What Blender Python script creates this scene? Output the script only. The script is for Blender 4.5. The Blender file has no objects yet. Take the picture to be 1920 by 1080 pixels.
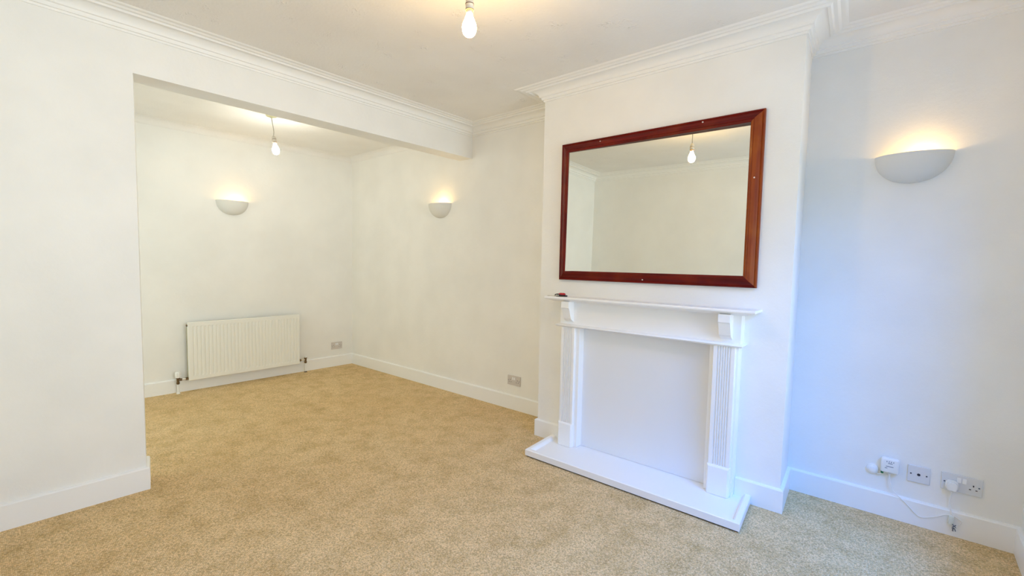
import bpy, bmesh, math, random
from mathutils import Vector, Matrix
random.seed(7)
PI = math.pi
scene = bpy.context.scene
col = scene.collection

# ------------------------------------------------------------------ camera
CAM = Vector((-3.15405, -3.15818, 1.30353))
YAW, PITCH, ROLL = -0.8510, -0.0668, 0.0177
fwd = Vector((-math.sin(YAW) * math.cos(PITCH), math.cos(YAW) * math.cos(PITCH), math.sin(PITCH)))
rgt = Vector((math.cos(YAW), math.sin(YAW), 0))
upv = rgt.cross(fwd)
r2 = rgt * math.cos(ROLL) + upv * math.sin(ROLL)
u2 = -rgt * math.sin(ROLL) + upv * math.cos(ROLL)
cd = bpy.data.cameras.new('camera')
cam = bpy.data.objects.new('camera', cd)
col.objects.link(cam)
cam.matrix_world = Matrix(((r2.x, u2.x, -fwd.x, CAM.x), (r2.y, u2.y, -fwd.y, CAM.y), (r2.z, u2.z, -fwd.z, CAM.z), (0, 0, 0, 1)))
cd.sensor_width = 36.0
cd.lens = 873.78 / 1920 * 36.0
cd.shift_x = 20.09 / 1920
cd.shift_y = 10.75 / 1920
cd.clip_start = 0.02
scene.camera = cam

# ------------------------------------------------------------------ light and exposure
SKY_W, STREET_W, REAR_FILL_W = 650.0, 158.0, 23.0
MAIN_L, REAR_L, SCONCE_L = 225.0, 130.0, 105.0
WARM = (1.0, 0.62, 0.21)
COOL = (1.0, 0.99, 0.87)
vs = scene.view_settings
vs.view_transform = 'Standard'
vs.look = 'None'
vs.gamma = 1.0
vs.use_curve_mapping = False
vs.exposure = 0.22
w = bpy.data.worlds.new('world')
scene.world = w
w.use_nodes = True
w.node_tree.nodes['Background'].inputs[0].default_value = (0.38, 0.65, 1.0, 1)
w.node_tree.nodes['Background'].inputs[1].default_value = 1.2
def area(name, loc, aim, sx, sy, watts, colr):
    d = bpy.data.lights.new(name, 'AREA'); d.shape = 'RECTANGLE'; d.size = sx; d.size_y = sy
    d.energy = watts; d.color = colr
    o = bpy.data.objects.new(name, d); col.objects.link(o); o.location = loc
    o.rotation_euler = (Vector(aim) - Vector(loc)).to_track_quat('-Z', 'Y').to_euler()
    return o
# blue sky light falling steeply through the front window
area('sky_light', (-2.9, -5.3, 4.3), (-0.5, -2.7, 0.3), 3.0, 2.2, SKY_W, (0.03, 0.27, 1.0))
# pale light thrown in by the sunlit street; then an added, unseen fill lamp for the rear part
area('street_light', (-1.0, -5.9, 1.2), (-2.1, 0.0, 1.5), 2.8, 2.2, STREET_W, (0.85, 0.93, 0.92))
area('rear_fill_light', (-3.95, 1.15, 1.35), (0.0, 1.2, 1.0), 2.0, 2.0, REAR_FILL_W, (1.0, 0.93, 0.52))
scene.cycles.use_denoising = True
scene.cycles.max_bounces = 14
scene.cycles.diffuse_bounces = 10
scene.cycles.sample_clamp_indirect = 8.0
scene.cycles.caustics_reflective = False

# ------------------------------------------------------------------ room numbers
H = 2.55
YR = 2.0967
HB = 2.2715; TB = 0.167
XJ = -2.5452
D = 0.3521
YF = -1.092           # far edge of the chimney breast
YN = -2.700           # near edge
YNW = -2.675          # where its near side meets the alcove wall
Y0 = -3.6069
WX = -3.30
HBB = 0.1276; TBB = 0.0169

# ------------------------------------------------------------------ material helpers
def mat(name, base=(0.8, 0.8, 0.8), rough=0.5, metal=0.0, spec=0.5, coat=0.0):
    m = bpy.data.materials.new(name); m.use_nodes = True
    b = m.node_tree.nodes['Principled BSDF']
    b.inputs['Base Color'].default_value = (*base, 1)
    b.inputs['Roughness'].default_value = rough
    b.inputs['Metallic'].default_value = metal
    b.inputs['Specular IOR Level'].default_value = spec
    b.inputs['Coat Weight'].default_value = coat
    b.inputs['Coat Roughness'].default_value = 0.12
    return m, m.node_tree.nodes, m.node_tree.links, b

def noise(n, l, vec, scale, detail=2, rough=0.5):
    t = n.new('ShaderNodeTexNoise'); t.inputs['Scale'].default_value = scale
    t.inputs['Detail'].default_value = detail; t.inputs['Roughness'].default_value = rough
    l.new(vec, t.inputs['Vector']); return t.outputs['Fac']

def mrange(n, l, v, a, b, c, d):
    t = n.new('ShaderNodeMapRange'); l.new(v, t.inputs[0])
    for i, x in enumerate((a, b, c, d)): t.inputs[i + 1].default_value = x
    return t.outputs[0]

def mmath(n, l, op, a, b):
    t = n.new('ShaderNodeMath'); t.operation = op
    for i, x in enumerate((a, b)):
        if isinstance(x, (int, float)): t.inputs[i].default_value = x
        else: l.new(x, t.inputs[i])
    return t.outputs[0]

def bump(n, l, b, h, strength, dist):
    t = n.new('ShaderNodeBump'); t.inputs['Strength'].default_value = strength
    t.inputs['Distance'].default_value = dist; l.new(h, t.inputs['Height'])
    l.new(t.outputs[0], b.inputs['Normal']); return t

def mixc(n, l, f, a, b):
    t = n.new('ShaderNodeMix'); t.data_type = 'RGBA'
    l.new(f, t.inputs[0])
    for i, x in ((6, a), (7, b)):
        if isinstance(x, tuple): t.inputs[i].default_value = (*x, 1)
        else: l.new(x, t.inputs[i])
    return t.outputs[2]

def coords(n): return n.new('ShaderNodeTexCoord').outputs['Object']

WALLC = (0.87, 0.86, 0.825)
def wall_mat(name, base):
    m, n, l, b = mat(name, base, 0.62, spec=0.25)
    c = coords(n)
    f = noise(n, l, c, 3.0, 3); f2 = noise(n, l, c, 260, 2, 0.6); f3 = noise(n, l, c, 45, 2, 0.5)
    h = mmath(n, l, 'ADD', f2, mmath(n, l, 'MULTIPLY', f3, 1.6))
    bump(n, l, b, h, 0.22, 0.0025)
    dk = tuple(x * 0.955 for x in base)
    l.new(mixc(n, l, mrange(n, l, f, 0.35, 0.65, 0, 1), base, dk), b.inputs['Base Color'])
    return m
M_WALL = wall_mat('wall_paint', WALLC)

m, n, l, b = mat('ceiling_paper', (0.74, 0.72, 0.68), 0.7, spec=0.2)
c = coords(n)
v = n.new('ShaderNodeTexVoronoi'); v.inputs['Scale'].default_value = 5.6; l.new(c, v.inputs['Vector'])
mask = mrange(n, l, v.outputs['Distance'], 0.10, 0.40, 1, 0)
v2 = n.new('ShaderNodeTexVoronoi'); v2.inputs['Scale'].default_value = 75; l.new(c, v2.inputs['Vector'])
bl = mrange(n, l, v2.outputs['Distance'], 0.0, 0.5, 1, 0)
br = mmath(n, l, 'MULTIPLY', bl, mmath(n, l, 'MULTIPLY', mask, mrange(n, l, noise(n, l, c, 22, 3), 0.42, 0.62, 0, 1)))
hh = mmath(n, l, 'ADD', br, mmath(n, l, 'MULTIPLY', noise(n, l, c, 60, 3), 0.25))
bump(n, l, b, hh, 0.8, 0.009)
f = noise(n, l, c, 2.2, 4)
l.new(mixc(n, l, mrange(n, l, f, 0.35, 0.7, 0, 1), (0.87, 0.855, 0.825), (0.82, 0.80, 0.765)), b.inputs['Base Color'])
M_CEIL = m

m, n, l, b = mat('carpet_loops', (0.4, 0.32, 0.2), 0.95, spec=0.05)
c = coords(n)
v = n.new('ShaderNodeTexVoronoi'); v.inputs['Scale'].default_value = 165; v.inputs['Randomness'].default_value = 0.55
l.new(c, v.inputs['Vector'])
sep = n.new('ShaderNodeSeparateColor'); l.new(v.outputs['Color'], sep.inputs[0])
rnd = sep.outputs[0]
big = noise(n, l, c, 1.1, 5, 0.6); mid = noise(n, l, c, 7.0, 4, 0.65)
c1 = mixc(n, l, mrange(n, l, big, 0.38, 0.62, 0, 1), (0.97, 0.73, 0.41), (0.90, 0.65, 0.34))
c2 = mixc(n, l, mrange(n, l, mid, 0.44, 0.68, 0, 0.8), c1, (0.66, 0.46, 0.21))
c3 = mixc(n, l, mrange(n, l, rnd, 0.35, 1.0, 0.0, 0.58), c2, (0.32, 0.205, 0.09))
c4 = mixc(n, l, mrange(n, l, sep.outputs[1], 0.6, 1.0, 0.0, 0.55), c3, (0.95, 0.78, 0.50))
edge = mrange(n, l, v.outputs['Distance'], 0.3, 0.8, 0, 0.5)
c5 = mixc(n, l, edge, c4, (0.28, 0.19, 0.08))
l.new(c5, b.inputs['Base Color'])
bump(n, l, b, mrange(n, l, v.outputs['Distance'], 0, 0.7, 1, 0), 0.8, 0.004)
M_CARPET = m

m, n, l, b = mat('white_gloss_paint', (0.88, 0.88, 0.865), 0.28, spec=0.5)
c = coords(n); bump(n, l, b, noise(n, l, c, 70, 2), 0.06, 0.002)
M_GLOSS = m
m, n, l, b = mat('plaster_cornice_paint', (0.87, 0.86, 0.83), 0.5, spec=0.3)
bump(n, l, b, noise(n, l, coords(n), 90, 2), 0.08, 0.002)
M_CORN = m
m, n, l, b = mat('fireplace_satin_paint', (0.88, 0.88, 0.885), 0.32, spec=0.5)
M_FIRE = m
m, n, l, b = mat('infill_board_paint', (0.79, 0.80, 0.82), 0.45, spec=0.4)
bump(n, l, b, noise(n, l, coords(n), 30, 2), 0.08, 0.003)
M_INFILL = m
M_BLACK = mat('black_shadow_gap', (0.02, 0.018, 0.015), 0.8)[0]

def wood(name, c1_, c2_, c3_):
    m, n, l, b = mat(name, c1_, 0.40, spec=0.18, coat=0.05)
    c = coords(n)
    mp = n.new('ShaderNodeMapping'); l.new(c, mp.inputs[0]); mp.inputs['Scale'].default_value = (2.5, 60, 60)
    g1 = noise(n, l, mp.outputs[0], 1.0, 4, 0.6); g2 = noise(n, l, c, 9, 3)
    k1 = mixc(n, l, mrange(n, l, g1, 0.35, 0.7, 0, 1), c1_, c2_)
    l.new(mixc(n, l, mrange(n, l, g2, 0.5, 0.8, 0, 0.5), k1, c3_), b.inputs['Base Color'])
    bump(n, l, b, g1, 0.1, 0.001)
    return m
M_WOOD = wood('mahogany_stain', (0.150, 0.006, 0.003), (0.060, 0.002, 0.002), (0.24, 0.030, 0.004))
M_WOOD_LIT = wood('mahogany_lit_tone', (0.28, 0.055, 0.006), (0.16, 0.018, 0.003), (0.34, 0.09, 0.006))  # right rail: warm light on the mahogany put into an oranger colour
M_MIRROR = mat('silvered_glass', (0.80, 0.82, 0.76), 0.0, 1.0)[0]
M_FILLER = mat('pale_filler', (0.75, 0.66, 0.58), 0.6)[0]

m, n, l, b = mat('unglazed_plaster', (0.74, 0.73, 0.69), 0.75, spec=0.2)
bump(n, l, b, noise(n, l, coords(n), 160, 3), 0.25, 0.002)
M_SCONCE = m
M_PLATE = mat('white_urea_plastic', (0.70, 0.71, 0.73), 0.35)[0]
M_PLATE2 = mat('aged_grey_plate', (0.62, 0.575, 0.54), 0.38)[0]
M_SWITCH = mat('switch_white', (0.86, 0.87, 0.88), 0.3)[0]
M_HOLE = mat('pin_hole_dark', (0.015, 0.013, 0.03), 0.6)[0]
M_PLUG = mat('soft_white_plastic', (0.84, 0.84, 0.82), 0.4)[0]
M_CLEAR = mat('cloudy_clear_plastic', (0.70, 0.75, 0.72), 0.2)[0]
M_GREEN = mat('green_tag', (0.0, 0.16, 0.07), 0.5)[0]
M_GREY = mat('grey_print', (0.10, 0.12, 0.18), 0.6)[0]
M_RAD = mat('radiator_enamel', (0.83, 0.82, 0.76), 0.35)[0]
M_OLIVE = mat('shaded_enamel', (0.42, 0.39, 0.28), 0.5)[0]  # radiator enamel darkened to olive, shade beside and behind the panel painted in
M_BRASS = mat('aged_brass', (0.20, 0.14, 0.08), 0.35, 0.9)[0]
M_STEEL = mat('chrome_tail', (0.75, 0.72, 0.66), 0.25, 0.9)[0]
M_CORD = mat('cord_sheath', (0.42, 0.38, 0.30), 0.6)[0]
M_HOLDER = mat('lamp_holder_plastic', (0.66, 0.60, 0.50), 0.45)[0]
M_RING = mat('holder_dark_ring', (0.16, 0.10, 0.06), 0.6)[0]  # dark brown rings of the lamp holder
M_ROSE = mat('ceiling_rose_plastic', (0.60, 0.57, 0.36), 0.5)[0]
M_KEYBLK = mat('black_rubber', (0.02, 0.018, 0.02), 0.4)[0]
M_KEYRED = mat('red_plastic', (0.45, 0.01, 0.02), 0.3)[0]

def emis(name, colr, strength):
    m = bpy.data.materials.new(name); m.use_nodes = True
    n, l = m.node_tree.nodes, m.node_tree.links
    n.clear()
    e = n.new('ShaderNodeEmission'); e.inputs[0].default_value = (*colr, 1); e.inputs[1].default_value = strength
    o = n.new('ShaderNodeOutputMaterial'); l.new(e.outputs[0], o.inputs[0])
    return m
M_LAMP1 = emis('warm_lit_bulb', WARM, MAIN_L)
M_LAMP2 = emis('white_lit_bulb', COOL, REAR_L)
M_LAMP3 = emis('amber_lit_bulb', (1.0, 0.62, 0.22), SCONCE_L)

m = bpy.data.materials.new('window_pane'); m.use_nodes = True
n, l = m.node_tree.nodes, m.node_tree.links; n.clear()
tr = n.new('ShaderNodeBsdfTransparent'); gl = n.new('ShaderNodeBsdfGlossy'); gl.inputs['Roughness'].default_value = 0.02
mx = n.new('ShaderNodeMixShader'); mx.inputs[0].default_value = 0.06
o = n.new('ShaderNodeOutputMaterial'); l.new(tr.outputs[0], mx.inputs[1]); l.new(gl.outputs[0], mx.inputs[2]); l.new(mx.outputs[0], o.inputs[0])
M_PANE = m

# ------------------------------------------------------------------ mesh helpers
def link(name, bm, material, parent=None, smooth=False, loc=None):
    me = bpy.data.meshes.new(name)
    bmesh.ops.recalc_face_normals(bm, faces=bm.faces)
    bm.to_mesh(me); bm.free()
    if material: me.materials.append(material)
    if smooth:
        for p in me.polygons: p.use_smooth = True
        if hasattr(me, 'set_sharp_from_angle'): me.set_sharp_from_angle(angle=math.radians(35))
    o = bpy.data.objects.new(name, me); col.objects.link(o)
    if parent: o.parent = parent
    if loc: o.location = loc
    return o

def struct(name, bm, material, smooth=False, label=None):
    o = link(name, bm, material, None, smooth); o['kind'] = 'structure'
    if label: o['label'] = label
    return o

def thing(name, label, cat, loc=(0, 0, 0), rz=0, group=None):
    o = bpy.data.objects.new(name, None); col.objects.link(o)
    o.location = loc; o.rotation_euler = (0, 0, rz)
    o['label'] = label; o['category'] = cat
    if group: o['group'] = group
    o.empty_display_size = 0.05
    return o

def tag(o, label, cat, group=None):
    o['label'] = label; o['category'] = cat
    if group: o['group'] = group
    return o

def box(bm, x0, x1, y0, y1, z0, z1, bev=0.0, seg=2):
    r = bmesh.ops.create_cube(bm, size=1.0)
    vs_ = r['verts']
    for v_ in vs_:
        v_.co = Vector(((x0 + x1) / 2 + v_.co.x * (x1 - x0), (y0 + y1) / 2 + v_.co.y * (y1 - y0), (z0 + z1) / 2 + v_.co.z * (z1 - z0)))
    if bev > 0:
        es = list({e for v_ in vs_ for e in v_.link_edges})
        bmesh.ops.bevel(bm, geom=es, offset=bev, segments=seg, affect='EDGES', profile=0.5)
    return bm

def B(*a, **k):
    bm = bmesh.new(); return box(bm, *a, **k)

def prism(bm, pts, axis, a, b):
    """extrude a closed 2-D outline along axis ('x','y','z') from a to b"""
    def P(p, t):
        return {'x': (t, p[0], p[1]), 'y': (p[0], t, p[1]), 'z': (p[0], p[1], t)}[axis]
    A = [bm.verts.new(P(p, a)) for p in pts]; Bv = [bm.verts.new(P(p, b)) for p in pts]
    k = len(pts)
    bm.faces.new(A); bm.faces.new(Bv[::-1])
    for i in range(k):
        bm.faces.new((A[i], A[(i + 1) % k], Bv[(i + 1) % k], Bv[i]))
    return bm

def lathe(bm, prof, seg=24, axis='z', off=(0, 0, 0), rot=None):
    """prof: list of (radius, height); closed where radius is 0"""
    rings = []
    for r, h in prof:
        if r < 1e-6:
            rings.append([bm.verts.new((0, 0, h))])
        else:
            rings.append([bm.verts.new((r * math.cos(2 * PI * i / seg), r * math.sin(2 * PI * i / seg), h)) for i in range(seg)])
    for a, b_ in zip(rings, rings[1:]):
        for i in range(seg):
            j = (i + 1) % seg
            if len(a) == 1 and len(b_) == 1: continue
            if len(a) == 1: bm.faces.new((a[0], b_[i], b_[j]))
            elif len(b_) == 1: bm.faces.new((a[i], b_[0], a[j]))
            else: bm.faces.new((a[i], b_[i], b_[j], a[j]))
    new = [v_ for r_ in rings for v_ in r_]
    if axis == 'y': M = Matrix.Rotation(PI / 2, 4, 'X')      # +z -> -y
    elif axis == 'x': M = Matrix.Rotation(PI / 2, 4, 'Y')    # +z -> +x
    else: M = Matrix.Identity(4)
    if rot: M = rot @ M
    M = Matrix.Translation(off) @ M
    for v_ in new: v_.co = M @ v_.co
    return bm

def catmull(pts, n_=8):
    P = [Vector(p) for p in pts]; P = [P[0] * 2 - P[1]] + P + [P[-1] * 2 - P[-2]]
    out = []
    for i in range(1, len(P) - 2):
        for k in range(n_):
            t = k / n_
            out.append(0.5 * ((2 * P[i]) + (-P[i - 1] + P[i + 1]) * t + (2 * P[i - 1] - 5 * P[i] + 4 * P[i + 1] - P[i + 2]) * t * t + (-P[i - 1] + 3 * P[i] - 3 * P[i + 1] + P[i + 2]) * t ** 3))
    out.append(P[-2]); return out

def tube(bm, pts, r, seg=8, curved=True):
    P = catmull(pts) if curved else [Vector(p) for p in pts]
    rings = []
    nrm = None
    for i, p in enumerate(P):
        t = (P[min(i + 1, len(P) - 1)] - P[max(i - 1, 0)]).normalized()
        if nrm is None: nrm = t.orthogonal().normalized()
        nrm = (nrm - t * nrm.dot(t)).normalized(); bi = t.cross(nrm)
        rings.append([bm.verts.new(p + (nrm * math.cos(2 * PI * k / seg) + bi * math.sin(2 * PI * k / seg)) * r) for k in range(seg)])
    for a, b_ in zip(rings, rings[1:]):
        for k in range(seg): bm.faces.new((a[k], a[(k + 1) % seg], b_[(k + 1) % seg], b_[k]))
    bm.faces.new(rings[0][::-1]); bm.faces.new(rings[-1])
    return bm

def sweep_run(path, i, prof, closed=True, zf=lambda v: v):
    """one mitred run (segment i) of a moulding swept round the inside of a clockwise path"""
    k = len(path)
    def nrm(a, b_):
        d = (Vector(b_) - Vector(a)).normalized(); return Vector((d.y, -d.x))
    def miter(j):
        n1 = nrm(path[j - 1], path[j]) if (closed or j > 0) else nrm(path[j], path[j + 1])
        n2 = nrm(path[j], path[(j + 1) % k]) if (closed or j < k - 1) else n1
        m_ = n1 + n2; return m_ / (m_.dot(n1))
    bm = bmesh.new(); secs = []
    for j in (i, (i + 1) % k):
        p = Vector(path[j]); m_ = miter(j)
        secs.append([bm.verts.new((p.x + m_.x * u, p.y + m_.y * u, zf(v))) for u, v in prof])
    q = len(prof)
    for a in range(q):
        bm.faces.new((secs[0][a], secs[0][(a + 1) % q], secs[1][(a + 1) % q], secs[1][a]))
    bm.faces.new(secs[0][::-1]); bm.faces.new(secs[1])
    return bm

def copy_tree(src, loc, rz, label, group=None):
    r = src.copy(); col.objects.link(r); r.location = loc; r.rotation_euler = (0, 0, rz); r['label'] = label
    if group: r['group'] = group
    for ch in list(src.children):
        c_ = ch.copy(); col.objects.link(c_); c_.parent = r
        for g in ch.children:
            d_ = g.copy(); col.objects.link(d_); d_.parent = c_
    return r

# ------------------------------------------------------------------ the room shell
struct('floor', B(WX - 0.2, 0.2, Y0 - 0.3, YR + 0.2, -0.1, 0.0), M_CARPET, label='beige loop-pile carpet covering both halves of the room')
struct('ceiling', B(WX - 0.2, 0.2, Y0 - 0.3, YR + 0.2, H, H + 0.1), M_CEIL, label='embossed white papered ceiling')
struct('wall_right', B(0.0, 0.2, Y0 - 0.3, YR + 0.2, 0, H), M_WALL)
struct('wall_rear', B(WX - 0.2, 0.0, YR, YR + 0.2, 0, H), M_WALL)
GY0, GY1, GZ0, GZ1 = 0.38, 1.92, 0.10, 2.08       # unseen opening added at the rear left to let the fill lamp in
bm = bmesh.new()
box(bm, WX - 0.2, WX, Y0 - 0.3, GY0, 0, H); box(bm, WX - 0.2, WX, GY1, YR, 0, H)
box(bm, WX - 0.2, WX, GY0, GY1, 0, GZ0); box(bm, WX - 0.2, WX, GY0, GY1, GZ1, H)
struct('wall_left', bm, M_WALL)
# partition with its wide opening and the dropped beam above it; the jamb is a little splayed
JS = XJ + 0.036
bm = bmesh.new()
prism(bm, [(WX, 0), (XJ, 0), (JS, TB), (WX, TB)], 'z', 0, H)
box(bm, XJ, 0, 0, TB, HB, H)
struct('wall_partition', bm, M_WALL)
# chimney breast
bm = bmesh.new(); prism(bm, [(0, YF), (-D, YF), (-D, YN), (0, YNW)], 'z', 0, H)
struct('wall_chimney', bm, M_WALL, label='projecting chimney breast carrying mirror and fire surround')
# front wall with its window opening
WX0, WX1, WZ0, WZ1 = -3.18, -0.60, 0.55, 2.34
bm = bmesh.new()
box(bm, WX, WX0, Y0 - 0.28, Y0, 0, H); box(bm, WX1, 0, Y0 - 0.28, Y0, 0, H)
box(bm, WX0, WX1, Y0 - 0.28, Y0, 0, WZ0); box(bm, WX0, WX1, Y0 - 0.28, Y0, WZ1, H)
struct('wall_front', bm, M_WALL)
bm = bmesh.new(); ya, yb = Y0 - 0.22, Y0 - 0.16
for a, b_ in ((WX0, WX0 + .05), ((WX0 + WX1) / 2 - .03, (WX0 + WX1) / 2 + .03), (WX1 - .05, WX1)): box(bm, a, b_, ya, yb, WZ0, WZ1, 0.004)
for a, b_ in ((WZ0, WZ0 + .05), (WZ1 - .05, WZ1), (1.72, 1.76)): box(bm, WX0 + .05, WX1 - .05, ya + .005, yb - .005, a, b_, 0.004)
win = struct('window_1', bm, M_GLOSS, label='white framed front window behind the viewer')
link('pane', B(WX0 + .05, WX1 - .05, Y0 - .192, Y0 - .188, WZ0 + .05, WZ1 - .05), M_PANE, win)
link('window_sill', B(WX0 - .03, WX1 + .03, Y0 - .16, Y0 + .04, WZ0 - .03, WZ0, 0.006), M_GLOSS, win)

bm = bmesh.new()  # frame added around the opening of the rear fill lamp
for a, b_ in ((GY0, GY0 + .05), ((GY0 + GY1) / 2 - .03, (GY0 + GY1) / 2 + .03), (GY1 - .05, GY1)): box(bm, WX - .15, WX - .10, a, b_, GZ0, GZ1, .004)
for a, b_ in ((GZ0, GZ0 + .05), (GZ1 - .05, GZ1)): box(bm, WX - .145, WX - .105, GY0 + .05, GY1 - .05, a, b_, .004)
win2 = struct('window_fill', bm, M_GLOSS, label='added white framed opening at the rear left, unseen, for the fill lamp')
link('pane', B(WX - .127, WX - .123, GY0 + .05, GY1 - .05, GZ0 + .05, GZ1 - .05), M_PANE, win2)

front = [(WX, 0), (0, 0), (0, YF), (-D, YF), (-D, YN), (0, YNW), (0, Y0), (WX, Y0)]
# cornice profile: (out from wall, down from ceiling)
CP = [(0, 0), (0, .081), (.007, .081), (.008, .070), (.017, .069), (.019, .060), (.021, .052), (.031, .050)]
for k in range(1, 9):
    a = k / 8 * PI / 2
    CP.append((.031 + .052 * (1 - math.cos(a)), .050 - .036 * math.sin(a)))
CP += [(.085, .019), (.098, .019), (.101, .013), (.106, .010), (.122, .012), (.129, .008), (.134, .005), (.150, .007), (.158, .005), (.163, 0)]
names = ['partition', 'alcove', 'breast return', 'breast front', 'near return', 'near alcove', 'front', 'left']
k = 1
for i in range(8):
    struct('trim_%d' % k, sweep_run(front, i, CP, True, lambda v: H - v), M_CORN, True, 'white moulded plaster cornice'); k += 1
# small plain coving of the rear part
rear = [(WX, YR), (0, YR), (0, TB), (WX, TB)]
RP = [(0, 0), (0, .058)] + [(.004 + .056 * (1 - math.cos(a * PI / 16)), .056 - .052 * math.sin(a * PI / 16)) for a in range(9)] + [(.064, .003), (.064, 0)]
for i in (0, 1, 3):
    struct('trim_%d' % k, sweep_run(rear, i, RP, True, lambda v: H - v), M_CEIL, True, 'small plain coving of the rear part'); k += 1

# baseboards
BP = [(0, 0), (TBB, 0), (TBB, HBB - .008), (TBB - .003, HBB - .003), (.006, HBB), (0, HBB + .001)]
def base(side, path, i, closed=False): struct('baseboard_' + side, sweep_run(path, i, BP, closed), M_GLOSS)
pp = [(WX, 0), (XJ, 0), (JS, TB)]
base('partition', pp, 0); base('jamb', pp, 1)
pb = [(WX, YR), (0, YR), (0, YF), (-D, YF), (-D, -1.333)]
base('rear', pb, 0); base('right', pb, 1); base('chimney_side', pb, 2); base('chimney_left', pb, 3)
pc_ = [(-D, -2.481), (-D, YN), (0, YNW), (0, Y0), (WX0 + .3, Y0)]
base('chimney_right', pc_, 0); base('chimney_return', pc_, 1); base('alcove', pc_, 2); base('front', pc_, 3)

# ------------------------------------------------------------------ hearth
FL, FR, BR_, BL_ = (-.726, -1.268), (-.722, -2.600), (-D, -2.566), (-D, -1.236)
t = thing('hearth', 'white painted raised hearth slab with lipped edge on the carpet', 'hearth', (-.54, -1.92, 0))
def rel(o, par):
    o.parent = par; o.matrix_parent_inverse = Matrix.Translation(-Vector(par.location))
    return o
def inset(p, q, d): return None
def quad_inset(Q, d, back=False):
    (ax, ay), (bx, by), (cx, cy), (dx, dy) = Q
    return [(ax + d, ay - d), (bx + d, by + d), (cx, cy + d), (dx, dy - d)]
Q = [FL, FR, BR_, BL_]
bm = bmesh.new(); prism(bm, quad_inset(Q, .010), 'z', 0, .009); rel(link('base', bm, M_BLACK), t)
bm = bmesh.new(); prism(bm, [(-.690, -1.302), (-.686, -2.562), (-D, -2.530), (-D, -1.272)], 'z', .009, .0268)
rel(link('slab', bm, M_FIRE), t)
RIM = [(0, .009), (0, .046), (.004, .050), (.026, .050), (.034, .044), (.040, .0270), (.040, .009)]
for i in range(3):
    rel(link('raised_lip', sweep_run([BR_, FR, FL, BL_], i, RIM, False), M_FIRE), t)

# ------------------------------------------------------------------ fire surround
ZH = .0285
t = thing('fire_surround', 'white painted wooden fire surround with fluted pilasters under the mirror', 'fireplace', (-.40, -1.905, ZH))
XB = -.418
def part(name, bm, m_=M_FIRE, smooth=False): return rel(link(name, bm, m_, None, smooth), t)
for (ya, yb, fa, fb) in ((-1.477, -1.332, -1.452, -1.342), (-2.480, -2.330, -2.470, -2.354)):
    part('side_panel', B(XB, -D, ya, yb, ZH, .870, .002))
    # pilaster with six flutes cut in its face
    w_ = fb - fa; zt, zb = .868, .186
    PF = -.440
    pts = [(fa, XB), (fa, PF + .004), (fa + .003, PF)]
    m0 = .020; pitch = (w_ - 2 * m0) / 6
    for q in range(6):
        y0 = fa + m0 + q * pitch + .0015; y1 = y0 + pitch - .003
        pts += [(y0, PF)] + [((y0 + y1) / 2 - (y1 - y0) / 2 * math.cos(a * PI / 6), PF + .009 * math.sin(a * PI / 6)) for a in range(1, 6)] + [(y1, PF)]
    pts += [(fb - .003, PF), (fb, PF + .004), (fb, XB)]
    bm = bmesh.new(); prism(bm, [(x, y) for y, x in pts], 'z', zb, zt)
    part('pilaster', bm)
    # plinth block with a raised bevelled face
    bm = bmesh.new()
    lv = [(0, XB), (0, -.444), (.009, -.453)]
    rg = []
    for d, x in lv: rg.append([bm.verts.new((x, y, z)) for y, z in ((fa + d - .002, ZH), (fb - d + .002, ZH), (fb - d + .002, .194 - d), (fa + d - .002, .194 - d))])
    for a, b_ in zip(rg, rg[1:]):
        for i in range(4): bm.faces.new((a[i], a[(i + 1) % 4], b_[(i + 1) % 4], b_[i]))
    bm.faces.new(rg[-1]); bm.faces.new(rg[0][::-1])
    part('plinth_block', bm)
part('frieze', B(XB, -D, -2.488, -1.318, .884, 1.046, .002))
def nosing(y0, y1, xf, z0, z1, prof):
    """moulding wrapped round front and both ends; prof = list of (projection beyond xf, z)"""
    bm = bmesh.new(); rg = []
    for p, z in prof:
        rg.append([bm.verts.new(c_) for c_ in ((-D, y1 + p, z), (xf - p, y1 + p, z), (xf - p, y0 - p, z), (-D, y0 - p, z))])
    for a, b_ in zip(rg, rg[1:]):
        for i in range(4): bm.faces.new((a[i], a[(i + 1) % 4], b_[(i + 1) % 4], b_[i]))
    bm.faces.new(rg[0][::-1]); bm.faces.new(rg[-1])
    return bm
part('frieze_moulding', nosing(-2.482, -1.322, -.430, 0, 0, [(-.004, .864), (.010, .866), (.019, .870), (.024, .876), (.019, .882), (.010, .885), (-.002, .887)]), smooth=True)
part('mantel_shelf', nosing(-2.520, -1.285, -.452, 0, 0, [(-.02, 1.044), (.006, 1.044), (.012, 1.048), (.024, 1.052), (.036, 1.055), (.044, 1.058), (.047, 1.060), (.050, 1.064), (.050, 1.070), (.047, 1.076)]))
part('infill_panel', B(-D - .006, -D, -2.335, -1.470, ZH, .869), M_INFILL)
for yc in (-1.398, -2.416):
    hw = .030
    bm = bmesh.new()
    prism(bm, [(XB, 1.046), (-.484, 1.046), (-.486, 1.040), (-.486, 1.003), (-.480, .998), (-.456, .930), (-.449, .922), (XB, .903)], 'y', yc - hw, yc + hw)
    part('corbel', bm)

# ------------------------------------------------------------------ mirror
t = thing('wall_mirror', 'wide rectangular mirror in a dark red mahogany frame above the mantel', 'mirror', (-D, -1.90, 1.19))
MY0, MY1, MZ0, MZ1 = -2.538, -1.265, 1.190, 2.136
FW = .064
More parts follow.
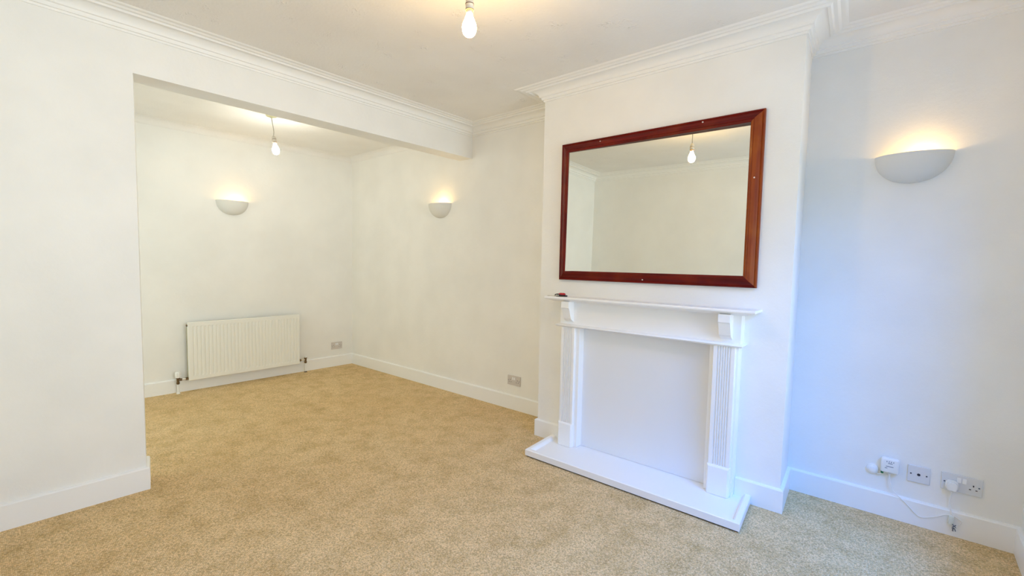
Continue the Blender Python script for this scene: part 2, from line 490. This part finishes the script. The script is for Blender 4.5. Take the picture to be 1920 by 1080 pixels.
# frame section: (in from outer edge, out from wall)
FP = [(0, 0), (0, .018), (.003, .023), (.008, .024), (.012, .021), (.016, .024), (.030, .033), (.046, .040), (.050, .038), (.053, .040), (.060, .039), (.064, .036), (.064, 0)]
cor = [(MY1, MZ0), (MY1, MZ1), (MY0, MZ1), (MY0, MZ0)]
cen = ((MY0 + MY1) / 2, (MZ0 + MZ1) / 2)
for i in range(4):
    bm = bmesh.new(); sec = []
    for j in (i, (i + 1) % 4):
        y, z = cor[j]; sy = 1 if y < cen[0] else -1; sz = 1 if z < cen[1] else -1
        sec.append([bm.verts.new((-D - o_, y + sy * u, z + sz * u)) for u, o_ in FP])
    q = len(FP)
    for a in range(q): bm.faces.new((sec[0][a], sec[0][(a + 1) % q], sec[1][(a + 1) % q], sec[1][a]))
    bm.faces.new(sec[0][::-1]); bm.faces.new(sec[1])
    # lay the rail along local x so that its grain runs with it
    (ya, za), (yb, zb) = cor[i], cor[(i + 1) % 4]
    mid_ = Vector((-D, (ya + yb) / 2, (za + zb) / 2)); ang = math.atan2(zb - za, yb - ya)
    # local frame: x along rail, z out of wall
    X = Vector((0, math.cos(ang), math.sin(ang))); Z = Vector((-1, 0, 0)); Y = Z.cross(X)
    R_ = Matrix(((X.x, Y.x, Z.x, mid_.x), (X.y, Y.y, Z.y, mid_.y), (X.z, Y.z, Z.z, mid_.z), (0, 0, 0, 1)))
    Ri = R_.inverted()
    for v_ in bm.verts: v_.co = Ri @ v_.co
    o = link('frame_rail', bm, M_WOOD_LIT if i == 2 else M_WOOD); o.parent = t
    o.matrix_parent_inverse = Matrix.Translation(-Vector(t.location)); o.matrix_basis = R_
a = math.radians(1.3); yc = cen[0]
bm = bmesh.new(); gy, gz = (MY1 - MY0) / 2 - .055, (MZ1 - MZ0) / 2 - .055
box(bm, -.0015, .0015, -gy, gy, -gz, gz)
o = link('mirror_glass', bm, M_MIRROR); o.parent = t
o.location = (-.0186, yc - t.location.y, cen[1] - t.location.z); o.rotation_euler = (0, math.radians(.6), a)
for (y, z, d) in ((-1.570, 2.112, .026), (-2.222, 2.118, .026), (-1.898, 1.212, .026), (-2.503, 1.778, .0315)):
    bm = bmesh.new(); lathe(bm, [(0, .0), (.0045, 0), (.0045, .003), (.003, .0045), (0, .005)], 10)
    for v_ in bm.verts: v_.co = Matrix.Rotation(-PI / 2, 4, 'Y') @ v_.co
    o = link('filled_screw_hole', bm, M_FILLER); o.parent = t
    o.location = (-d - .0005, y - t.location.y, z - t.location.z)

# ------------------------------------------------------------------ plaster wall lights
def make_sconce(label, loc, rz):
    t = thing('wall_light', label, 'wall light', loc, rz, 'plaster uplighters on the walls')
    A_, B_, C_ = .152, .105, .140
    bm = bmesh.new(); N, K = 28, 12
    def shell(a_, b__, c_, dz):
        g = []
        for i in range(K + 1):
            ph = i / K * PI / 2 * .985
            g.append([bm.verts.new((-a_ * math.cos(th) * math.cos(ph) ** .9, -b__ * math.sin(th) * math.cos(ph) ** .9, dz - c_ * math.sin(ph))) for th in [PI * j / N for j in range(N + 1)]])
        return g
    go = shell(A_, B_, C_, 0); gi = shell(A_ - .007, B_ - .007, C_ - .007, 0)
    for g in (go, gi):
        for i in range(K):
            for j in range(N): bm.faces.new((g[i][j], g[i][j + 1], g[i + 1][j + 1], g[i + 1][j]))
    for j in range(N): bm.faces.new((go[0][j], go[0][j + 1], gi[0][j + 1], gi[0][j]))
    for i in range(K):
        for j in (0, N): bm.faces.new((go[i][j], go[i + 1][j], gi[i + 1][j], gi[i][j]))
    link('bowl', bm, M_SCONCE, t, True)
    bm = bmesh.new(); box(bm, -.05, .05, -.012, 0, -.085, -.03, .002)
    bp_ = link('back_plate', bm, M_PLATE, t)
    bm = bmesh.new(); lathe(bm, [(0, -.075), (.014, -.075), (.014, -.035), (0, -.035)], 14, off=(.035, -.045, 0))
    box(bm, .025, .045, -.045, -.005, -.072, -.062)
    link('lamp_holder', bm, M_HOLDER, t, True)
    bm = bmesh.new(); lathe(bm, [(0, -.035), (.010, -.034), (.016, -.024), (.018, -.014), (.012, -.004), (0, 0)], 16, off=(.035, -.045, -.006))
    link('bulb', bm, M_LAMP3, t, True)
    return t
sc = make_sconce('large plaster half-bowl uplighter above the sockets at far right', (0, -3.133, 1.880), -PI / 2)
copy_tree(sc, (0, .432, 1.880), -PI / 2, 'plaster half-bowl uplighter just beyond the end of the dropped beam')
copy_tree(sc, (-1.360, YR, 1.880), 0, 'plaster half-bowl uplighter on the rear wall above the radiator')

# ------------------------------------------------------------------ pendants
def make_pendant(label, top, holder_top, tilt, lamp_m, rose_r):
    t = thing('pendant_light', label, 'ceiling light', top, 0)
    T = Vector(top); hp = Vector(holder_top) - T
    bm = bmesh.new(); lathe(bm, [(0, 0), (rose_r, 0), (rose_r, -.012), (rose_r * .86, -.020), (.018, -.024), (.008, -.032), (0, -.032)], 28)
    link('ceiling_rose', bm, M_ROSE, t, True)
    bm = bmesh.new(); tube(bm, [(0, 0, -.03), (hp.x * .15 + .004, hp.y * .15, hp.z * .4), (hp.x * .8 + .004, hp.y * .8, hp.z * .75), tuple(hp)], .0032)
    link('cord', bm, M_CORD, t, True)
    R_ = Matrix.Translation(hp) @ tilt
    bm = bmesh.new()
    lathe(bm, [(0, .004), (.006, .004), (.010, -.002), (.0165, -.010), (.0165, -.028), (.0175, -.030), (.0175, -.036), (.0165, -.038), (.0165, -.052), (0, -.052)], 20)
    for v_ in bm.verts: v_.co = R_ @ v_.co
    link('lamp_holder', bm, M_HOLDER, t, True)
    for z in (-.0295, -.0525):
        bm = bmesh.new(); lathe(bm, [(0, z + .0015), (.0182, z + .0015), (.0182, z - .0015), (0, z - .0015)], 20)
        for v_ in bm.verts: v_.co = R_ @ v_.co
        link('shade_ring', bm, M_RING, t)
    bm = bmesh.new(); lathe(bm, [(0, -.054), (.0130, -.054), (.0130, -.064), (.0120, -.066), (0, -.066)], 20)
    for v_ in bm.verts: v_.co = R_ @ v_.co
    link('bulb_cap', bm, M_STEEL, t, True)
    bm = bmesh.new()
    pr = [(0, -.066), (.0125, -.066), (.0135, -.074), (.019, -.088), (.0260, -.104), (.0298, -.120), (.0290, -.134), (.0240, -.147), (.0150, -.156), (.006, -.1595), (0, -.160)]
    lathe(bm, pr, 24)
    for v_ in bm.verts: v_.co = R_ @ v_.co
    link('bulb', bm, lamp_m, t, True)
    return t
def pix(u, v_):
    return fwd + r2 * ((u - 960 + 20.09) / 873.78) - u2 * ((v_ - 540 - 10.75) / 873.78)
bc = CAM + pix(880, 50) * 1.92
hz = bc.z + .118
make_pendant('bare warm bulb hanging from the front ceiling before the fireplace', (bc.x, bc.y, H), (bc.x, bc.y, hz), Matrix.Identity(4), M_LAMP1, .045)
make_pendant('bare white bulb on a short flex in the rear part beyond the beam', (-1.378, 1.085, H), (-1.362, 1.085, 2.372), Matrix.Rotation(math.radians(-8), 4, 'Y'), M_LAMP2, .046)

# ------------------------------------------------------------------ radiator
RX0, RX1, RZ0, RZ1 = -1.8025, -.7155, .112, .678
RF = YR - .09
t = thing('radiator', 'white ribbed panel radiator low on the rear wall', 'radiator', (-1.26, YR - .06, RZ0))
bm = bmesh.new()
xs = []; N = 31; x_a, x_b = RX0 + .022, RX1 - .022; pt_ = (x_b - x_a) / N
zs = [RZ0, RZ0 + .004, RZ0 + .036, RZ0 + .050, RZ1 - .044, RZ1 - .040, RZ1 - .004, RZ1]
def depth(i_frac, zi):
    d = 0
    if i_frac is not None:
        if i_frac in (0, 4): d = 0
        elif i_frac in (1,): d = .0
        else: d = .007
    return d
cols_ = [(RX0, None), (RX0 + .004, None)]
for q in range(N):
    for f_, k_ in ((0, 0), (.52, 1), (.66, 2), (.82, 3)): cols_.append((x_a + (q + f_) * pt_, k_))
cols_ += [(x_b, 0), (RX1 - .004, None), (RX1, None)]
grid = []
for zi, z in enumerate(zs):
    row = []
    for xi, (x, kf) in enumerate(cols_):
        y = RF
        if zi in (0, 7) or xi in (0, len(cols_) - 1): y = RF + .006
        elif zi in (3, 4) and kf in (2, 3): y = RF + .0055
        row.append(bm.verts.new((x, y, z)))
    grid.append(row)
for a, b_ in zip(grid, grid[1:]):
    for i in range(len(cols_) - 1): bm.faces.new((a[i], a[i + 1], b_[i + 1], b_[i]))
bnd = grid[0] + [g[-1] for g in grid[1:]] + grid[-1][-2::-1] + [g[0] for g in grid[-2:0:-1]]
bk = [bm.verts.new((v_.co.x, RF + .018, v_.co.z)) for v_ in bnd]
for i in range(len(bnd)): bm.faces.new((bnd[i], bk[i], bk[(i + 1) % len(bnd)], bnd[(i + 1) % len(bnd)]))
bm.faces.new(bk)
rel(link('panel', bm, M_RAD), t)
bm = bmesh.new()
for q in range(36): box(bm, RX0 + .04 + q * .028, RX0 + .043 + q * .028, RF + .018, RF + .055, RZ0 + .06, RZ1 - .05)
o = rel(link('convector_fins', bm, M_RAD), t); o['kind'] = 'stuff'
for x in (RX0 + .001, RX1 - .004): rel(link('side_cover', B(x, x + .003, RF + .018, RF + .056, RZ0 + .02, RZ1 - .02), M_OLIVE), t)
rel(link('top_grille', B(RX0 + .006, RX1 - .006, RF + .018, RF + .050, RZ1 - .010, RZ1 - .006), M_OLIVE), t)
for x in (RX0 + .12, RX1 - .15): rel(link('wall_bracket', B(x, x + .03, RF + .019, YR - .002, RZ0 + .08, RZ1 - .08), M_RAD), t)
rel(link('bleed_plug', lathe(bmesh.new(), [(0, 0), (.009, 0), (.009, .010), (0, .010)], 12, 'x', (RX0 - .010, RF + .014, RZ1 - .03)), M_BRASS), t)
YP = YR - .066
for (side, xv, xr, zv) in ((-1, -1.887, RX0, .132), (1, -.640, RX1, .148)):
    bm = bmesh.new()
    xa_, xb_ = (xv, xr) if side < 0 else (xr, xv)
    lathe(bm, [(0, 0), (.0085, 0), (.0085, xb_ - xa_), (0, xb_ - xa_)], 14, 'x', (xa_, YP, zv))
    o = rel(link('valve_tail', bm, M_STEEL, None, True), t); o['label'] = 'bright metal tail between valve and panel'
    bm = bmesh.new()
    lathe(bm, [(0, -.042), (.010, -.042), (.014, -.036), (.014, -.022), (.011, -.018), (.013, .012), (.017, .016), (.017, .024), (0, .024)], 16, 'z', (xv, YP, zv))
    nx = xr - .022 if side < 0 else xr
    rel(link('valve_body', bm, M_BRASS, None, True), t)
    rel(link('union_nut', lathe(bmesh.new(), [(0, 0), (.014, 0), (.014, .022), (0, .022)], 6, 'x', (nx, YP, zv)), M_BRASS), t)
    if side < 0: rel(link('union_nut', lathe(bmesh.new(), [(0, 0), (.013, 0), (.013, .02), (0, .02)], 6, 'x', (xv + .012, YP, zv)), M_BRASS), t)
    bm = bmesh.new()
    if side < 0:
        pr = [(0, .022), (.020, .022), (.022, .030), (.021, .070), (.017, .080), (0, .082)]
    else:
        pr = [(0, .018), (.011, .018), (.013, .024), (.011, .040), (0, .042)]
    lathe(bm, pr, 18, 'z', (xv, YP, zv))
    if side < 0:
        for q in range(9):
            a = q * 2 * PI / 9; r_ = .0215
            box(bm, xv + r_ * math.cos(a) - .003, xv + r_ * math.cos(a) + .003, YP + r_ * math.sin(a) - .003, YP + r_ * math.sin(a) + .003, zv + .034, zv + .072)
    o = rel(link('valve_head' if side < 0 else 'valve_cap', bm, M_PLUG, None, True), t)
    bm = bmesh.new(); lathe(bm, [(0, 0), (.008, 0), (.008, zv - .038), (0, zv - .038)], 14, 'z', (xv, YP, 0))
    rel(link('pipe', bm, M_PLUG, None, True), t)
    bm = bmesh.new(); lathe(bm, [(0, 0), (.017, 0), (.015, .010), (.009, .014), (0, .014)], 16, 'z', (xv, YP, 0))
    rel(link('pipe_collar', bm, M_BRASS if side > 0 else M_RAD, None, True), t)

# ------------------------------------------------------------------ sockets (built facing -y, local x runs to the right)
def holes(bm, cx, cz):
    box(bm, cx - .0022, cx + .0022, -.0098, -.0085, cz + .006, cz + .0145)
    for s in (-1, 1): box(bm, cx + s * .011 - .0035, cx + s * .011 + .0035, -.0098, -.0085, cz - .0105, cz - .0065)
def make_double(label, loc, rz, pm, plugged=False):
    t = thing('double_socket', label, 'socket', loc, rz)
    link('plate', B(-.072, .072, -.009, 0, -.043, .043, .0022), pm, t)
    for s in (-1, 1):
        o = link('switch', B(s * .0095 - .007, s * .0095 + .007, -.0125, -.008, .006, .030, .0012), M_SWITCH, t)
    for cx in (-.041, .041):
        bm = bmesh.new(); holes(bm, cx, -.006); link('pin_holes', bm, M_HOLE, t)
    for cx in (-.0605, .0605):
        bm = bmesh.new(); lathe(bm, [(0, 0), (.0035, 0), (.0030, .0012), (0, .0012)], 12, 'y', (cx, -.009, 0)); link('screw', bm, M_GREY, t)
    return t
ds = make_double('large white double socket with a plug in it, low at far right', (0, -3.402, .2645), -PI / 2, M_PLATE)
s2 = copy_tree(ds, (0, -.566, .260), -PI / 2, 'grey double socket low on the wall left of the chimney breast')
s3 = copy_tree(ds, (-.217, YR, .2525), 0, 'grey double socket on the rear wall right of the radiator')
for s_ in (s2, s3):
    for ch in s_.children:
        if ch.name.startswith('plate'):
            ch.data = ch.data.copy(); ch.data.materials.clear(); ch.data.materials.append(M_PLATE2)

t = thing('aerial_outlet', 'square white outlet plate with one dark centre hole between sensor and double socket', 'socket', (0, -3.2465, .2635), -PI / 2)
link('plate', B(-.043, .043, -.009, 0, -.043, .043, .0022), M_PLATE, t)
bm = bmesh.new(); lathe(bm, [(0, 0), (.0065, 0), (.0065, .0012), (0, .0012)], 16, 'y', (0, -.009, 0)); link('socket_hole', bm, M_HOLE, t)
for cx in (-.030, .030):
    bm = bmesh.new(); lathe(bm, [(0, 0), (.0035, 0), (.003, .001), (0, .001)], 12, 'y', (cx, -.009, 0)); link('screw', bm, M_HOLE, t)

# plug in the left outlet of the right double socket
t = thing('plug', 'cream three-pin plug pushed into left side of the far right double socket', 'plug', (-.009, -3.368, .2560), -PI / 2)
bm = bmesh.new()
prism(bm, [(-.020, -.022), (.020, -.022), (.025, -.010), (.022, .014), (.012, .022), (-.012, .022), (-.022, .014), (-.025, -.010)], 'y', -.016, 0)
prism(bm, [(-.015, -.024), (.015, -.024), (.019, -.008), (.016, .012), (.008, .018), (-.008, .018), (-.016, .012), (-.019, -.008)], 'y', -.036, -.016)
bmesh.ops.bevel(bm, geom=list(bm.edges), offset=.0025, segments=2, affect='EDGES')
link('body', bm, M_PLUG, t, True)
link('cord_grip', tube(bmesh.new(), [(0, -.012, -.022), (0, -.012, -.036)], .0045, 8, False), M_PLUG, t, True)

# plug-in sensor box and its round disc
t = thing('plug_in_sensor', 'small white square plug-in box with grey print left of the aerial outlet', 'sensor', (0, -3.1335, .2820), -PI / 2)
bm = B(-.037, .037, -.036, -.004, -.039, .039, .009, 3); link('case', bm, M_PLUG, t, True)
link('back_plate', B(-.030, .030, -.006, 0, -.032, .032, .002), M_PLATE, t)
bm = bmesh.new()
for x in (-.013, -.004, .005, .014):
    box(bm, x - .0014, x + .0014, -.0366, -.0358, .019, .025)
for a, b_, z in ((-.008, .010, .0135), (-.016, .014, -.003), (-.020, -.010, -.0125)):
    box(bm, a, b_, -.0366, -.0358, z - .0014, z + .0014)
link('printed_marks', bm, M_GREY, t)
link('cable_socket', B(-.006, .006, -.028, -.012, -.046, -.038, .001), M_PLATE, t)
link('green_tag', B(-.036, -.024, -.026, -.010, -.0505, -.0385, .003), M_GREEN, t)
t = thing('round_sensor', 'small round white disc stuck on the wall left of the plug-in box', 'sensor', (0, -3.0635, .2385), -PI / 2)
bm = bmesh.new(); lathe(bm, [(0, 0), (.026, 0), (.0265, .004), (.0255, .009), (.021, .012), (0, .0135)], 28, 'y'); link('case', bm, M_PLUG, t, True)
bm = bmesh.new(); lathe(bm, [(0, .0125), (.0165, .0122), (.0165, .0145), (.014, .0155), (0, .0160)], 24, 'y'); link('front_button', bm, M_SWITCH, t, True)
o = link('sensor_lead', tube(bmesh.new(), [(-.006, -3.080, .2215), (-.010, -3.088, .2185), (-.012, -3.098, .2235), (-.014, -3.104, .232)], .0022), M_PLUG, None, True)
tag(o, 'short white lead between the round disc and the plug-in box', 'cable')

XC = -.0185
pts = [(-.020, -3.1335, .236), (-.020, -3.136, .215), (-.020, -3.140, .190), (-.0215, -3.150, .158), (-.0225, -3.166, .140), (XC - .003, -3.190, .118), (XC - .002, -3.2164, .093), (XC - .002, -3.2450, .064), (XC - .002, -3.2680, .053), (XC - .002, -3.298, .064), (XC - .002, -3.327, .080), (XC - .002, -3.348, .095), (XC - .003, -3.366, .103), (XC - .006, -3.380, .104)]
o = link('sensor_cable', tube(bmesh.new(), pts, .0019), M_PLUG, None, True)
tag(o, 'thin white cable drooping from the plug-in box across the skirting board', 'cable')
pts = [(-.040, -3.368, .232), (-.026, -3.368, .195), (-.0225, -3.366, .165), (-.0235, -3.371, .135), (-.024, -3.376, .112), (-.024, -3.385, .104), (-.024, -3.395, .100), (-.023, -3.402, .094), (-.022, -3.410, .088), (-.022, -3.411, .079), (-.022, -3.404, .066), (-.022, -3.398, .052), (-.022, -3.394, .044)]
o = link('plug_cable', tube(bmesh.new(), pts, .0021), M_PLUG, None, True)
tag(o, 'white cable hanging straight down from the plug and looping at skirting', 'cable')

t = thing('cable_connector', 'little cloudy plastic connector with dark crossed contacts at the skirting foot', 'connector', (-.0275, -3.3815, .054), -PI / 2)
bm = bmesh.new(); box(bm, -.016, .004, -.007, .007, .006, .050, .003); link('case', bm, M_CLEAR, t, True)
bm = bmesh.new()
for (a, b_) in (((-.002, .014), (.012, .000)), ((.011, .013), (-.001, -.001)), ((-.001, -.003), (.003, -.020)), ((.005, -.001), (.000, -.019)), ((.007, -.004), (.011, -.018))):
    tube(bm, [(a[0], -.0095, a[1]), (b_[0], -.0095, b_[1])], .0019, 6, False)
link('contacts', bm, M_GREY, t)

# ------------------------------------------------------------------ car keys on the mantel
t = thing('car_keys', 'black and red car key fob with metal key on the mantel shelf', 'keys', (-.455, -1.335, 1.0762), math.radians(-75))
def blob(sx, sy, sz, x, y, z, bm=None):
    bm = bm or bmesh.new()
    r_ = bmesh.ops.create_uvsphere(bm, u_segments=16, v_segments=10, radius=1)
    for v_ in r_['verts']: v_.co = Vector((x + sx * v_.co.x, y + sy * v_.co.y, z + sz * max(-.8, min(.8, v_.co.z))))
    return bm
link('key_fob', blob(.040, .018, .012, .000, .000, .0098), M_KEYBLK, t, True)
link('red_tag', blob(.026, .015, .009, .016, -.004, .0175), M_KEYRED, t, True)
link('pouch', blob(.018, .014, .006, .036, .004, .0052), M_KEYBLK, t, True)
for x in (-.020, -.008):
    bm = bmesh.new(); lathe(bm, [(0, 0), (.005, 0), (.005, .0022), (0, .0028)], 14, 'y', (x, -.0165, .0085)); link('button', bm, M_STEEL, t)
bm = bmesh.new(); box(bm, -.080, -.036, -.004, .004, .001, .0035); box(bm, -.092, -.078, -.008, .008, .001, .0035, .001)
link('key_blade', bm, M_STEEL, t)
bm = bmesh.new()
tube(bm, [(-.034 + .011 * math.cos(a * PI / 6), .011 * math.sin(a * PI / 6), .0045) for a in range(12)], .0013, 6)
link('split_ring', bm, M_STEEL, t)
